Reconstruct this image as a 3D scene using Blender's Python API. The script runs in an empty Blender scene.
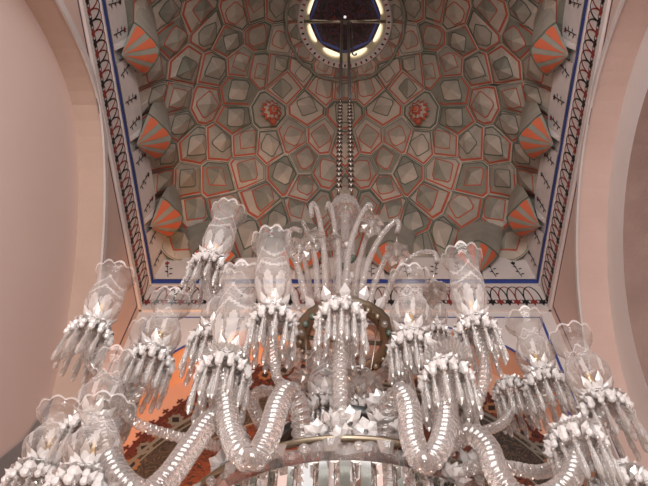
import bpy, math, random
from mathutils import Vector, Matrix
random.seed(7)
C = bpy.context.scene.collection
PI = math.pi
EYE = 1.6                       # camera height above the floor; rel. heights below are measured from the eye

# ------------------------------------------------------------------ camera, world, lights, exposure
F_PX, PITCH = 680.0, math.radians(59.1)
cam_d = bpy.data.cameras.new('camera'); cam = bpy.data.objects.new('camera', cam_d); C.objects.link(cam)
cam.location = (0, 0, EYE); cam.rotation_euler = (math.radians(90)+PITCH, 0, 0)
cam_d.sensor_width = 36.0; cam_d.lens = 36.0*F_PX/648.0; cam_d.shift_x = -21.0/648.0
cam_d.clip_start = .02
bpy.context.scene.camera = cam
w = bpy.data.worlds.new('world'); bpy.context.scene.world = w; w.use_nodes = True
w.node_tree.nodes['Background'].inputs[0].default_value = (1.0, .93, .90, 1)
w.node_tree.nodes['Background'].inputs[1].default_value = .88
def lamp(name, kind, loc, energy, color, size=.1, rot=None, **kw):
    d = bpy.data.lights.new(name, kind); d.energy = energy; d.color = color
    if kind == 'AREA': d.size = size
    else: d.shadow_soft_size = size
    for k, v in kw.items(): setattr(d, k, v)
    o = bpy.data.objects.new(name, d); C.objects.link(o); o.location = loc
    if rot: o.rotation_euler = rot
    return o
lamp('camera_flash', 'POINT', (.05, -.06, EYE+.12), 78, (1, .96, .95), .05)
lamp('daylight_from_hall', 'AREA', (0, -3.2, 3.2), 260, (1, .92, .89), 3.5, (math.radians(118), 0, 0))
def spot(name, loc, to, energy, color, deg=70):
    o = lamp(name, 'SPOT', loc, energy, color, .08, spot_size=math.radians(deg), spot_blend=.6)
    o.rotation_euler = (Vector(to)-Vector(loc)).to_track_quat('-Z', 'Y').to_euler()
spot('lunette_lamp_left', (-.95, 4.05, EYE+3.2), (-1.55, 4.84, EYE+5.0), 150, (1, .42, .13), 75)
spot('lunette_lamp_center', (-.3, 4.05, EYE+3.6), (-.4, 4.84, EYE+5.5), 80, (1, .42, .13), 85)
spot('lunette_lamp_right', (1.2, 4.05, EYE+3.4), (1.5, 4.84, EYE+5.0), 22, (1, .50, .30), 75)
lamp('low_warm_fill_left', 'POINT', (-1.25, 2.7, EYE+.1), 24, (1, .60, .42), .15)  # unseen warm fill, added to brighten the left wall and soffit
lamp('low_warm_fill_right', 'POINT', (1.3, 2.6, EYE+.1), 9, (1, .72, .60), .15)  # weaker added fill for the right side, also out of view
vs = bpy.context.scene.view_settings
vs.view_transform = 'Standard'; vs.look = 'None'; vs.gamma = 1; vs.use_curve_mapping = False
vs.exposure = 0.05
cy = bpy.context.scene.cycles
cy.use_denoising = True; cy.caustics_reflective = False; cy.caustics_refractive = False
cy.max_bounces = 12; cy.transmission_bounces = 10; cy.transparent_max_bounces = 24; cy.diffuse_bounces = 3
cy.glossy_bounces = 4; cy.sample_clamp_indirect = 4

# ------------------------------------------------------------------ materials
def new_mat(name):
    m = bpy.data.materials.new(name); m.use_nodes = True
    nt = m.node_tree; nt.nodes.clear()
    out = nt.nodes.new('ShaderNodeOutputMaterial')
    return m, nt, out
def N(nt, t, **kw):
    n = nt.nodes.new(t)
    for k, v in kw.items(): setattr(n, k, v)
    return n
def plaster(name, col, col2=None, scale=3.0, rough=.85, bump=.15):
    m, nt, out = new_mat(name)
    p = N(nt, 'ShaderNodeBsdfPrincipled'); p.inputs['Roughness'].default_value = rough
    tc = N(nt, 'ShaderNodeTexCoord'); n = N(nt, 'ShaderNodeTexNoise')
    n.inputs['Scale'].default_value = scale; n.inputs['Detail'].default_value = 6
    nt.links.new(tc.outputs['Object'], n.inputs['Vector'])
    r = N(nt, 'ShaderNodeValToRGB'); r.color_ramp.elements[0].position = .3; r.color_ramp.elements[1].position = .7
    c2 = col2 or tuple(c*.82 for c in col)
    r.color_ramp.elements[0].color = (*c2, 1); r.color_ramp.elements[1].color = (*col, 1)
    nt.links.new(n.outputs['Fac'], r.inputs['Fac']); nt.links.new(r.outputs['Color'], p.inputs['Base Color'])
    n2 = N(nt, 'ShaderNodeTexNoise'); n2.inputs['Scale'].default_value = scale*14
    nt.links.new(tc.outputs['Object'], n2.inputs['Vector'])
    b = N(nt, 'ShaderNodeBump'); b.inputs['Strength'].default_value = bump; b.inputs['Distance'].default_value = .01
    nt.links.new(n2.outputs['Fac'], b.inputs['Height']); nt.links.new(b.outputs['Normal'], p.inputs['Normal'])
    nt.links.new(p.outputs[0], out.inputs[0]); return m
def simple(name, col, rough=.6, metal=0.0, **kw):
    m, nt, out = new_mat(name)
    p = N(nt, 'ShaderNodeBsdfPrincipled'); p.inputs['Base Color'].default_value = (*col, 1)
    p.inputs['Roughness'].default_value = rough; p.inputs['Metallic'].default_value = metal
    for k, v in kw.items(): p.inputs[k].default_value = v
    nt.links.new(p.outputs[0], out.inputs[0]); return m
def glassy(name, clear, white, rough=.06, ior=1.45, trans=0.0, etched=0.0, tint=(.93, .90, .88, 1)):
    """clear = share of refracting glass, white = share of diffuse scatter, rest glossy; trans = straight-through share"""
    m, nt, out = new_mat(name)
    g = N(nt, 'ShaderNodeBsdfGlass'); g.inputs['Roughness'].default_value = rough*.5; g.inputs['IOR'].default_value = ior
    g.inputs['Color'].default_value = (.99, .965, .95, 1)
    t = N(nt, 'ShaderNodeBsdfTransparent'); t.inputs[0].default_value = tint
    d = N(nt, 'ShaderNodeBsdfDiffuse'); d.inputs[0].default_value = (.86, .82, .80, 1)
    gl = N(nt, 'ShaderNodeBsdfGlossy'); gl.inputs['Roughness'].default_value = rough*3
    gl.inputs[0].default_value = (.95, .93, .92, 1)
    a = N(nt, 'ShaderNodeMixShader'); a.inputs[0].default_value = white/max(1e-4, 1-clear-trans)
    nt.links.new(gl.outputs[0], a.inputs[1]); nt.links.new(d.outputs[0], a.inputs[2])
    b = N(nt, 'ShaderNodeMixShader'); b.inputs[0].default_value = trans/max(1e-4, clear+trans)
    nt.links.new(g.outputs[0], b.inputs[1]); nt.links.new(t.outputs[0], b.inputs[2])
    c = N(nt, 'ShaderNodeMixShader')
    if trans > 0:
        lw = N(nt, 'ShaderNodeLayerWeight'); lw.inputs[0].default_value = .35
        mr = N(nt, 'ShaderNodeMapRange'); mr.inputs[3].default_value = clear+trans; mr.inputs[4].default_value = (clear+trans)*.45
        nt.links.new(lw.outputs['Facing'], mr.inputs[0])
        if etched:
            tc = N(nt, 'ShaderNodeTexCoord'); vo = N(nt, 'ShaderNodeTexVoronoi'); vo.feature = 'DISTANCE_TO_EDGE'
            vo.inputs['Scale'].default_value = 34
            nt.links.new(tc.outputs['Object'], vo.inputs['Vector'])
            m2 = N(nt, 'ShaderNodeMapRange'); m2.inputs[1].default_value = .0; m2.inputs[2].default_value = .09
            m2.inputs[3].default_value = 1-etched; m2.inputs[4].default_value = 1
            nt.links.new(vo.outputs['Distance'], m2.inputs[0])
            mu = N(nt, 'ShaderNodeMath', operation='MULTIPLY')
            nt.links.new(mr.outputs[0], mu.inputs[0]); nt.links.new(m2.outputs[0], mu.inputs[1])
            nt.links.new(mu.outputs[0], c.inputs[0])
        else: nt.links.new(mr.outputs[0], c.inputs[0])
    else: c.inputs[0].default_value = clear+trans
    nt.links.new(a.outputs[0], c.inputs[1]); nt.links.new(b.outputs[0], c.inputs[2])
    nt.links.new(c.outputs[0], out.inputs[0]); return m
def arabesque(name, dark, tones, scale, thr=.09):
    """painted scrollwork: warped cells and rings in several tones on a dark ground"""
    m, nt, out = new_mat(name)
    p = N(nt, 'ShaderNodeBsdfPrincipled'); p.inputs['Roughness'].default_value = .75
    tc = N(nt, 'ShaderNodeTexCoord'); n = N(nt, 'ShaderNodeTexNoise'); n.inputs['Scale'].default_value = scale*.9
    n.inputs['Detail'].default_value = 1
    nt.links.new(tc.outputs['Object'], n.inputs['Vector'])
    mx = N(nt, 'ShaderNodeMixRGB'); mx.blend_type = 'ADD'; mx.inputs[0].default_value = .22
    nt.links.new(tc.outputs['Object'], mx.inputs[1]); nt.links.new(n.outputs['Color'], mx.inputs[2])
    v = N(nt, 'ShaderNodeTexVoronoi'); v.inputs['Scale'].default_value = scale
    nt.links.new(mx.outputs[0], v.inputs['Vector'])
    s = N(nt, 'ShaderNodeMath', operation='MULTIPLY'); s.inputs[1].default_value = 17
    nt.links.new(v.outputs['Distance'], s.inputs[0])
    sn = N(nt, 'ShaderNodeMath', operation='SINE'); nt.links.new(s.outputs[0], sn.inputs[0])
    r = N(nt, 'ShaderNodeValToRGB'); r.color_ramp.interpolation = 'CONSTANT'
    e = r.color_ramp.elements; e[0].position = 0; e[0].color = (*dark, 1)
    e[1].position = .42; e[1].color = (*tones[0], 1)
    x = e.new(.62); x.color = (*dark, 1)
    x = e.new(.80); x.color = (*tones[1], 1)
    mp = N(nt, 'ShaderNodeMapRange'); mp.inputs[1].default_value = -1
    nt.links.new(sn.outputs[0], mp.inputs[0]); nt.links.new(mp.outputs[0], r.inputs['Fac'])
    nt.links.new(r.outputs['Color'], p.inputs['Base Color']); nt.links.new(p.outputs[0], out.inputs[0]); return m
M = dict(
    pink=plaster('pale_pink_plaster', (.84, .67, .61), (.80, .63, .57), .8),
    pink2=plaster('rose_plaster', (.66, .49, .43), (.60, .44, .38), 2),
    soffit=plaster('grey_pink_soffit_plaster', (.62, .46, .38), (.56, .41, .33), 2),
    greyp=plaster('grey_white_plaster', (.78, .73, .71), (.72, .67, .65), 1.5),
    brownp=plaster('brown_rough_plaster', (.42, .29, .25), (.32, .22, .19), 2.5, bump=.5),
    white=plaster('white_plaster', (.68, .62, .595), (.60, .545, .52), 4),
    salmon=plaster('salmon_plaster', (.66, .40, .28), (.58, .34, .24), 1.5),
    greypatch=plaster('grey_patch_plaster', (.34, .33, .33), (.28, .27, .27), 2),
    floor=plaster('stone_floor', (.40, .33, .28), (.30, .25, .21), 2),
    purple=simple('purple_paint_line', (.07, .045, .075)),
    blue=simple('blue_paint', (.045, .075, .30)),
    black=simple('black_paint', (.012, .010, .012)),
    red=simple('dark_red_paint', (.25, .035, .03)),
    cell=plaster('grey_beige_painted_plaster', (.41, .37, .31), (.32, .29, .24), 5),
    cell2=plaster('beige_painted_plaster', (.53, .46, .385), (.43, .375, .315), 5),
    cell3=plaster('grey_green_painted_plaster', (.28, .27, .22), (.215, .21, .17), 5),
    mred=simple('red_outline_paint', (.44, .095, .055), .8),
    mgreen=simple('grey_green_outline_paint', (.11, .125, .095), .8),
    orange=simple('orange_red_fan_paint', (.52, .115, .05), .8),
    arabA=arabesque('red_orange_arabesque', (.030, .009, .008), ((.26, .060, .018), (.10, .022, .016)), 10),
    arabB=arabesque('grey_brown_arabesque', (.022, .020, .018), ((.060, .046, .036), (.085, .062, .045)), 11),
    arabC=arabesque('orange_scroll_arabesque', (.022, .009, .008), ((.30, .075, .025), (.12, .03, .015)), 13),
    arabM=arabesque('medallion_arabesque', (.015, .008, .012), ((.16, .02, .02), (.03, .025, .06)), 7),
    tan=simple('tan_paint', (.26, .12, .05)),
    crest=simple('dark_red_crest_paint', (.085, .018, .014)),
    greyline=simple('grey_line_paint', (.16, .16, .14)),
    cream=simple('cream_stucco', (.75, .66, .50)),
    glass=glassy('twisted_clear_glass', .56, .05, .02, 1.45, .30, 0.0, (.84, .81, .79, 1)),
    crystal=glassy('cut_crystal', .18, .09, .025, 1.5, .62, 0.0, (.86, .83, .80, 1)),
    petal=glassy('pressed_glass_petal', .14, .50, .04, 1.5, .24),
    shade=glassy('thin_shade_glass', .0, .030, .03, 1.45, .955, .13, (.76, .72, .69, 1)),
    frost=glassy('frosted_etched_glass', .0, .21, .15, 1.45, .74),
    shadeline=glassy('etched_line_glass', .0, .25, .1, 1.45, .68),
    metal=simple('dark_steel', (.10, .11, .11), .3, .9),
    silver=simple('old_silver', (.50, .46, .42), .25, 1),
    gold=simple('old_gilt_brass', (.26, .21, .15), .35, .8),
    candle=simple('ivory_candle_socket', (.72, .52, .26), .4),
    teal=simple('dark_green_glass_bead', (.09, .12, .09), .15),
    rod=simple('grey_iron_rod', (.17, .15, .14), .4, .6),
)
m_, nt_, out_ = new_mat('oculus_daylight')
em = N(nt_, 'ShaderNodeEmission'); em.inputs[0].default_value = (1, .84, .60, 1); em.inputs[1].default_value = 1.3
nt_.links.new(em.outputs[0], out_.inputs[0]); M['daylight'] = m_
pm = simple('rainbow_cut_prism', (.14, .16, .15), .05)
pb = pm.node_tree.nodes['Principled BSDF'] if 'Principled BSDF' in pm.node_tree.nodes else [n for n in pm.node_tree.nodes if n.type == 'BSDF_PRINCIPLED'][0]
for k, v in (('Transmission Weight', .95), ('IOR', 1.5), ('Thin Film Thickness', 450.0), ('Thin Film IOR', 1.4)):
    if k in pb.inputs: pb.inputs[k].default_value = v
M['prism'] = pm

# ------------------------------------------------------------------ mesh helpers
class MB:
    def __init__(s): s.v = []; s.f = []; s.m = []; s.mats = []; s.sm = []
    def mi(s, m):
        if m not in s.mats: s.mats.append(m)
        return s.mats.index(m)
    def add(s, vs, fs, m, smooth=False):
        o = len(s.v); k = s.mi(m)
        s.v += [tuple(p) for p in vs]
        for f in fs: s.f.append([i+o for i in f]); s.m.append(k); s.sm.append(smooth)
    def grid(s, rows, m, closed=False, smooth=True, capa=False, capb=False):
        n = len(rows[0]); vs = [p for r in rows for p in r]; fs = []
        for i in range(len(rows)-1):
            for j in range(n if closed else n-1):
                k = (j+1) % n
                fs.append((i*n+j, i*n+k, (i+1)*n+k, (i+1)*n+j))
        if capa: fs.append(tuple(range(n))[::-1])
        if capb: fs.append(tuple((len(rows)-1)*n+j for j in range(n)))
        s.add(vs, fs, m, smooth)
    def box(s, a, b, m):
        x0, y0, z0 = a; x1, y1, z1 = b
        vs = [(x, y, z) for z in (z0, z1) for y in (y0, y1) for x in (x0, x1)]
        s.add(vs, [(0, 2, 3, 1), (4, 5, 7, 6), (0, 1, 5, 4), (2, 6, 7, 3), (0, 4, 6, 2), (1, 3, 7, 5)], m)
    def lathe(s, prof, m, seg=24, c=(0, 0, 0), smooth=True, mod=None):
        rows = []
        for i, (r, z) in enumerate(prof):
            rows.append([(c[0]+(r*(mod(t, i) if mod else 1))*math.cos(t), c[1]+(r*(mod(t, i) if mod else 1))*math.sin(t), c[2]+z)
                         for t in [2*PI*j/seg for j in range(seg)]])
        s.grid(rows, m, True, smooth)
    def ball(s, c, r, m, seg=10, rings=6, sz=1.0, smooth=True):
        s.lathe([(max(1e-4, r*math.sin(PI*i/rings)), -r*sz*math.cos(PI*i/rings)) for i in range(rings+1)], m, seg, c, smooth)
    def tube(s, pts, r, m, seg=10, twist=0, amp=0, pitch=.03, lobes=1, closed=False, smooth=True):
        """sweep; amp/pitch/lobes cut a helical ridge like rope-twisted glass"""
        pts = [Vector(p) for p in pts]
        rows = []; L = 0; up = None; n = len(pts)
        for i, p in enumerate(pts):
            t = (pts[min(i+1, n-1)]-pts[max(i-1, 0)]).normalized()
            if up is None: up = t.orthogonal().normalized()
            up = (up-t*up.dot(t)).normalized(); sd = t.cross(up)
            if i: L += (p-pts[i-1]).length
            rr = r(i/(n-1)) if callable(r) else r
            row = []
            for j in range(seg):
                a = 2*PI*j/seg
                q = rr
                if amp and lobes == 1: q = rr*(1+amp*(abs(math.sin(.5*a-PI*L/pitch))*2-1))
                elif amp: q = rr*(1+amp*.5*(math.cos(lobes*a-2*PI*L/pitch)+math.cos(lobes*a+2*PI*L/pitch)))
                row.append(p+up*math.cos(a)*q+sd*math.sin(a)*q)
            rows.append(row)
        s.grid(rows, m, True, smooth, True, True)
    def build(s, name, parent=None, loc=None, kind=None):
        me = bpy.data.meshes.new(name); me.from_pydata(s.v, [], s.f)
        for m in s.mats: me.materials.append(m)
        me.polygons.foreach_set('material_index', s.m); me.polygons.foreach_set('use_smooth', s.sm)
        me.update()
        return link(name, me, parent, loc, kind)
def link(name, me, parent=None, loc=None, kind=None):
    o = bpy.data.objects.new(name, me); C.objects.link(o)
    if parent: o.parent = parent
    if loc is not None: o.location = loc
    if kind: o['kind'] = kind
    return o
def tag(o, label, cat, group=None):
    o['label'] = label; o['category'] = cat
    if group: o['group'] = group
def empty(name, loc):
    o = bpy.data.objects.new(name, None); C.objects.link(o); o.location = loc; o.empty_display_size = .1; return o
def spline(P, step=.01):
    """Catmull-Rom through P, resampled evenly"""
    P = [Vector(p) for p in P]; Q = [2*P[0]-P[1]]+P+[2*P[-1]-P[-2]]; out = []
    for i in range(1, len(Q)-2):
        a, b, c, d = Q[i-1:i+3]; k = max(2, int((c-b).length/(step*.5)))
        for j in range(k):
            t = j/k
            out.append(.5*((2*b)+(c-a)*t+(2*a-5*b+4*c-d)*t*t+(3*b-a-3*c+d)*t**3))
    out.append(P[-1]); res = [out[0]]; acc = 0
    for i in range(1, len(out)):
        acc += (out[i]-out[i-1]).length
        if acc >= step: res.append(out[i]); acc = 0
    if (res[-1]-out[-1]).length > 1e-5: res.append(out[-1])
    return res
cP, sP = math.cos(PITCH), math.sin(PITCH)
def at(px, py, Y):
    """world point on the sight line of a measured spot, at distance Y along the room"""
    u = (px-345)/F_PX; v = (243-py)/F_PX
    d = Vector((u, cP-v*sP, sP+v*cP)); d *= Y/d.y
    return Vector((d.x, d.y, d.z+EYE))

# ------------------------------------------------------------------ room shell
W, YC = 2.24, 2.2                       # half width, centre of the square bay
YB = YC+W                               # back wall plane
Z0 = EYE+6.0; ZF = 0.0
def arch_fn(c, a, b, zc, e=2.0):
    return lambda s: zc+b*max(0, 1-abs((s-c)/a)**e)**(1/e) if abs(s-c) < a else None
def arch_wall(mb, mp, s0, s1, ztop, c, a, b, zc, m, e=2.0, off=0.0, n=48):
    """wall face in the (s,z) plane with an arched opening down to the floor; mp(s,z,off)->world"""
    mb.add([mp(s0, ZF, off), mp(c-a, ZF, off), mp(c-a, ztop, off), mp(s0, ztop, off)], [(0, 1, 2, 3)], m)
    mb.add([mp(c+a, ZF, off), mp(s1, ZF, off), mp(s1, ztop, off), mp(c+a, ztop, off)], [(0, 1, 2, 3)], m)
    ang = [PI*i/n for i in range(n+1)]
    S = [c-a*math.cos(t) for t in ang]; f = arch_fn(c, a, b, zc, e)
    lo = [mp(s, (f(s) or zc), off) for s in S]; hi = [mp(s, ztop, off) for s in S]
    mb.grid([lo, hi], m, smooth=False)
def arch_path(c, a, b, zc, e=2.0, n=48, z0=ZF):
    f = arch_fn(c, a, b, zc, e)
    return [(c-a, z0)]+[(c-a*math.cos(PI*i/n), f(c-a*math.cos(PI*i/n)) or zc) for i in range(n+1)]+[(c+a, z0)]
def sweep_depth(mb, mp, path, o0, o1, m):
    mb.grid([[mp(s, z, o0) for s, z in path], [mp(s, z, o1) for s, z in path]], m, smooth=False)
def ribbon(mb, mp, path, wd, off, m, closed=False, th=.004):
    """painted or moulded strip following a path in a wall plane"""
    n = len(path); L = []; R = []
    for i, (s, z) in enumerate(path):
        a = path[(i-1) % n] if closed else path[max(i-1, 0)]; b = path[(i+1) % n] if closed else path[min(i+1, n-1)]
        dx, dz = b[0]-a[0], b[1]-a[1]; l = math.hypot(dx, dz) or 1
        L.append((s-dz/l*wd/2, z+dx/l*wd/2)); R.append((s+dz/l*wd/2, z-dx/l*wd/2))
    if closed: L.append(L[0]); R.append(R[0])
    rows = [[mp(s, z, 0) for s, z in L], [mp(s, z, off) for s, z in L], [mp(s, z, off) for s, z in R], [mp(s, z, 0) for s, z in R]]
    mb.grid(rows, m, smooth=False)
mpL = lambda s, z, o: (-W+o, s, z)          # left wall, o into the room
mpR = lambda s, z, o: (W-o, s, z)
mpB = lambda s, z, o: (s, YB-o, z)
mpF = lambda s, z, o: (s, YC-W+o, z)
SIDES = (('left', mpL, YC-W, YC+W), ('right', mpR, YC-W, YC+W), ('back', mpB, -W, W), ('front', mpF, -W, W))

fl = MB(); fl.box((-3.4, -3.4, -.1), (3.4, 5.2, 0), M['floor']); fl.build('floor', kind='structure')

# left wall: arched recess
wl = MB(); aL = (2.10, 2.15, 2.35, EYE+3.60); eL = 1.6
arch_wall(wl, mpL, YC-W, YB, Z0, *aL, M['pink2'], eL)
sweep_depth(wl, mpL, arch_path(*aL, eL), 0, -.24, M['soffit'])
wl.add([mpL(s, z, -.24) for s, z in ((-1.6, ZF), (YB+.6, ZF), (YB+.6, Z0+.3), (-1.6, Z0+.3))], [(0, 1, 2, 3)], M['pink'])
wl.add([mpL(s, z, -.23) for s, z in ((-1.6, ZF), (YB+.6, ZF), (YB+.6, EYE+1.2), (-1.6, EYE+1.2))], [(0, 1, 2, 3)], M['pink'])
wl.add([mpL(s, EYE+z, -.225) for s, z in ((3.3, 1.2), (3.6, 2.6), (3.78, 3.3), (3.98, 3.71), (4.07, 4.29), (4.3, 4.7), (5.0, 4.7), (5.0, 1.2))], [tuple(range(8))], M['greypatch'])  # grey patch with a slanted edge, laid over the recess wall
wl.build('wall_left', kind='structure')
wr = MB(); aR = (2.20, 2.15, 2.05, EYE+3.90); aR2 = (2.20, 1.78, 1.70, EYE+3.86)
arch_wall(wr, mpR, YC-W, YB, Z0, *aR, M['pink2'])
sweep_depth(wr, mpR, arch_path(*aR), 0, -.28, M['pink2'])
arch_wall(wr, mpR, YC-W, YB, Z0, *aR2, M['greyp'], off=-.28)
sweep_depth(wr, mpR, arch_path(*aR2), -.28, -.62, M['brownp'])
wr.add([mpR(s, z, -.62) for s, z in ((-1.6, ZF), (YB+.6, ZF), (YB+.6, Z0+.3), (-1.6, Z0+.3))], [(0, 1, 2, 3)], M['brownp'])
wr.build('wall_right', kind='structure')
# back wall: wide arch over a painted lunette
wb = MB(); aB = (0, 2.08, 1.78, EYE+3.95); eB = 3.0
arch_wall(wb, mpB, -W, W, Z0, *aB, M['greyp'], eB)
sweep_depth(wb, mpB, arch_path(*aB, eB), 0, -.42, M['salmon'])
DL = .42
wb.add([mpB(s, z, -DL) for s, z in ((-2.6, ZF), (2.6, ZF), (2.6, Z0+.2), (-2.6, Z0+.2))], [(0, 1, 2, 3)], M['salmon'])
wb.build('wall_back', kind='structure')
# painted lunette
lu = MB(); mpU = lambda s, z, o: (s, YB+DL-o, z)
def ell(a, b, zc, n=70):
    return [(-.03-a*math.cos(PI*i/n), EYE+zc+b*math.sin(PI*i/n)) for i in range(n+1)]
def band(e0, e1, off, m): lu.grid([[mpU(s, z, off) for s, z in e0], [mpU(s, z, off) for s, z in e1]], m, smooth=False)
def band0(e0, off, m): lu.grid([[mpU(s, z, off) for s, z in e0], [mpU(s, EYE+1.2, off) for s, z in e0]], m, smooth=False)
band0(ell(2.10, 2.08, 3.64), .004, M['arabA'])
ribbon(lu, mpU, ell(2.10, 2.08, 3.64), .03, .008, M['crest'])
band0(ell(2.10, 1.87, 3.46), .008, M['arabB'])
ribbon(lu, mpU, ell(2.10, 1.87, 3.46), .035, .012, M['greyline'])
ribbon(lu, mpU, ell(2.05, 1.82, 3.44), .015, .012, M['greyline'])
band0(ell(1.92, 1.70, 3.20), .012, M['arabC'])
ribbon(lu, mpU, ell(1.92, 1.70, 3.20), .018, .016, M['greyline'])
ep = ell(2.10, 2.08, 3.64, 600)
def along(path, step):
    acc = 0; last = path[0]; k = 0
    for i in range(1, len(path)):
        acc += math.hypot(path[i][0]-path[i-1][0], path[i][1]-path[i-1][1])
        if acc >= step:
            acc = 0; dx = path[min(i+1, len(path)-1)][0]-path[i-1][0]; dz = path[min(i+1, len(path)-1)][1]-path[i-1][1]; l = math.hypot(dx, dz)
            k += 1; yield k, path[i], (dx/l, dz/l)
def stamp(mb, mp, o, t, poly, sc, off, m):
    """flat painted motif: poly in (along, outward) units"""
    nx, nz = -t[1], t[0]
    mb.add([mp(o[0]+t[0]*a*sc+nx*b*sc, o[1]+t[1]*a*sc+nz*b*sc, off) for a, b in poly], [tuple(range(len(poly)))], m)
trefoil = [(-.55, 0), (-.18, .2), (-.18, .45), (-.5, .45), (-.5, .75), (-.18, .75), (0, 1.15), (.18, .75), (.5, .75), (.5, .45), (.18, .45), (.18, .2), (.55, 0)]
dia = [(-.5, 0), (0, .6), (.5, 0), (0, -.6)]
for k, o, t in along(ep, .078):
    stamp(lu, mpU, o, t, trefoil if k % 2 else [(-.4, 0), (0, .6), (.4, 0)], .075, .006, M['crest'])
for k, o, t in along(ell(1.99, 1.96, 3.62, 600), .2):
    stamp(lu, mpU, o, t, [(math.cos(q*PI/8)*(1.25 if q % 2 else .95), math.sin(q*PI/8)*(1.25 if q % 2 else .95)) for q in range(16)], .068, .0085, M['tan'] if k % 2 else M['greyline'])
    stamp(lu, mpU, o, t, dia, .085, .010, M['black'])
lu.build('wall_back_lunette_paint', kind='structure').name = 'trim_1'

# spandrel outlines and mouldings (one trim mesh per wall)
tl = MB(); ribbon(tl, mpL, arch_path(aL[0], aL[1]+.02, aL[2]+.02, aL[3], eL), .075, .02, M['white'])
ribbon(tl, mpL, arch_path(aL[0], aL[1]+.09, aL[2]+.045, aL[3], eL), .016, .004, M['purple'])
ribbon(tl, mpL, [(YC-W+.06, Z0-.07), (YB-.10, Z0-.07), (YB-.10, ZF)], .02, .004, M['purple'])
tl.build('trim_2', kind='structure')
tr = MB(); ribbon(tr, mpR, arch_path(aR[0], aR[1]+.02, aR[2]+.0, aR[3]), .05, .02, M['white'])
ribbon(tr, mpR, arch_path(aR[0], aR[1]+.08, aR[2]+.01, aR[3]), .014, .004, M['purple'])
ribbon(tr, mpR, [(YC-W+.06, Z0-.07), (YB-.10, Z0-.07), (YB-.10, ZF)], .02, .004, M['purple'])
tr.build('trim_3', kind='structure')
tb = MB(); ribbon(tb, mpB, [(-W+.14, ZF), (-W+.14, Z0-.14), (W-.14, Z0-.14), (W-.14, ZF)], .03, .004, M['blue'])
ribbon(tb, mpB, arch_path(aB[0], aB[1]-.06, aB[2]+.05, aB[3], eB, z0=EYE+3.9)[1:-1], .025, .004, M['blue'])
tb.build('trim_4', kind='structure')

# painted frieze below the vault
fr = MB(); ZL = Z0+.92
for nm, mp, s0, s1 in SIDES:
    fr.add([mp(s0, Z0-.02, 0), mp(s1, Z0-.02, 0), mp(s1, ZL, 0), mp(s0, ZL, 0)], [(0, 1, 2, 3)], M['white'])
    ribbon(fr, mp, [(s0, Z0), (s1, Z0)], .07, .025, M['white'])
    ribbon(fr, mp, [(s0, Z0+.47), (s1, Z0+.47)], .03, .012, M['white'])
    ribbon(fr, mp, [(s0, Z0+.545), (s1, Z0+.545)], .075, .006, M['blue'])
    n = 48; d = (s1-s0)/n; zt, zb = Z0+.435, Z0+.13
    for k in range(n):
        x = s0+(k+.5)*d; col = M['black'] if k % 2 else M['red']
        path = [(x+d-d*math.cos(PI*i/16), zb+.06+(zt-zb-.06)*math.sin(PI*i/16)) for i in range(17)]
        if k < n-2: ribbon(fr, mp, [(x, zb)]+path+[(x+2*d, zb)], .013, .003+.0006*(k % 2), col)
        h = .052
        fr.add([mp(x+a*h, zb+.06+b*h*1.25, .005) for a, b in ((0, -1.9), (.35, -1.2), (.95, -1.35), (.6, -.6), (1.0, -.1), (.25, -.3), (0, .6), (-.25, -.3), (-1.0, -.1), (-.6, -.6), (-.95, -1.35), (-.35, -1.2))],
               [tuple(range(12))], col)
fr.build('trim_5', kind='structure')

# ------------------------------------------------------------------ vault: painted muqarnas
VA, VZ, VH = 2.215, EYE+6.9, 2.90
def S(u, v, h=0.0):
    dc = math.hypot(u, v)
    if dc < 1e-6: return Vector((0, YC, VZ+VH-h))
    ds = (abs(u)**16+abs(v)**16)**.0625
    t = min(1, max(0, (ds-.2)/.7)); t = t*t*(3-2*t); d = dc*(1-t)+ds*t
    ph = min(d, 1.0)*PI/2; r = math.sin(ph)
    p = Vector((VA*u/d*r, YC+VA*v/d*r, VZ+VH*math.cos(ph)))
    if h:
        n = Vector((-p.x, YC-p.y, (VZ+.5-p.z)*.8)).normalized(); p = p+n*h
    return p
seeds = [(-0.746,-0.179),(-0.613,-0.117),(-0.567,-0.033),(-0.875,0.021),(-0.679,0.083),(-0.567,0.129),(-0.733,-0.079),(-0.487,0.029),(-0.433,-0.062),(-0.438,0.133),(-0.35,0.042),(-0.271,0.067),(-0.296,0.171),(-0.183,0.19),(0,0.27),(-0.095,0.263),(-0.275,-0.067),(-0.358,0.158),(-0.25,0.243),(-0.367,-0.071),(-0.9,0.125),(-0.746,0.204),(-0.762,0.308),(-0.621,0.254),(-0.7,0.438),(-0.575,0.45),(-0.467,0.24),(-0.867,0.433),(-0.762,0.588),(-0.608,0.608),(-0.49,0.36),(-0.455,0.46),(-0.342,0.483),(-0.237,0.454),(-0.167,0.345),(-0.104,0.463),(0,0.37),(0,0.5),(-0.454,0.583),(-0.283,0.6),(-0.092,0.604),(-0.188,0.666),(-0.338,0.35),(-0.762,0.762),(-0.9,0.88),(-0.583,0.762),(-0.217,0.78),(-0.412,0.713),(-0.346,0.812),(-0.508,0.87),(-0.667,0.889),(-0.121,0.74),(0,0.7),(-0.40,0.93),(-0.20,0.92),(0,0.86),(-0.912,-0.154),(-0.921,0.258),(-0.938,0.7),(-0.188,0.552),(-.9,.56)]
allseeds = []
for u, v in seeds:
    for a in ((u, -u) if u else (0,)):
        allseeds.append((a, v))
for u, v in list(allseeds):
    if v > .235: allseeds.append((u, -v))
allseeds = [s for s in allseeds if math.hypot(*s) > .245]
ring = [(.2*math.cos(2*PI*(i+.5)/14), .2*math.sin(2*PI*(i+.5)/14)) for i in range(14)]
inner = [(.145*math.cos(2*PI*i/28), .145*math.sin(2*PI*i/28)) for i in range(28)]
pts = allseeds+ring+inner
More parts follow.
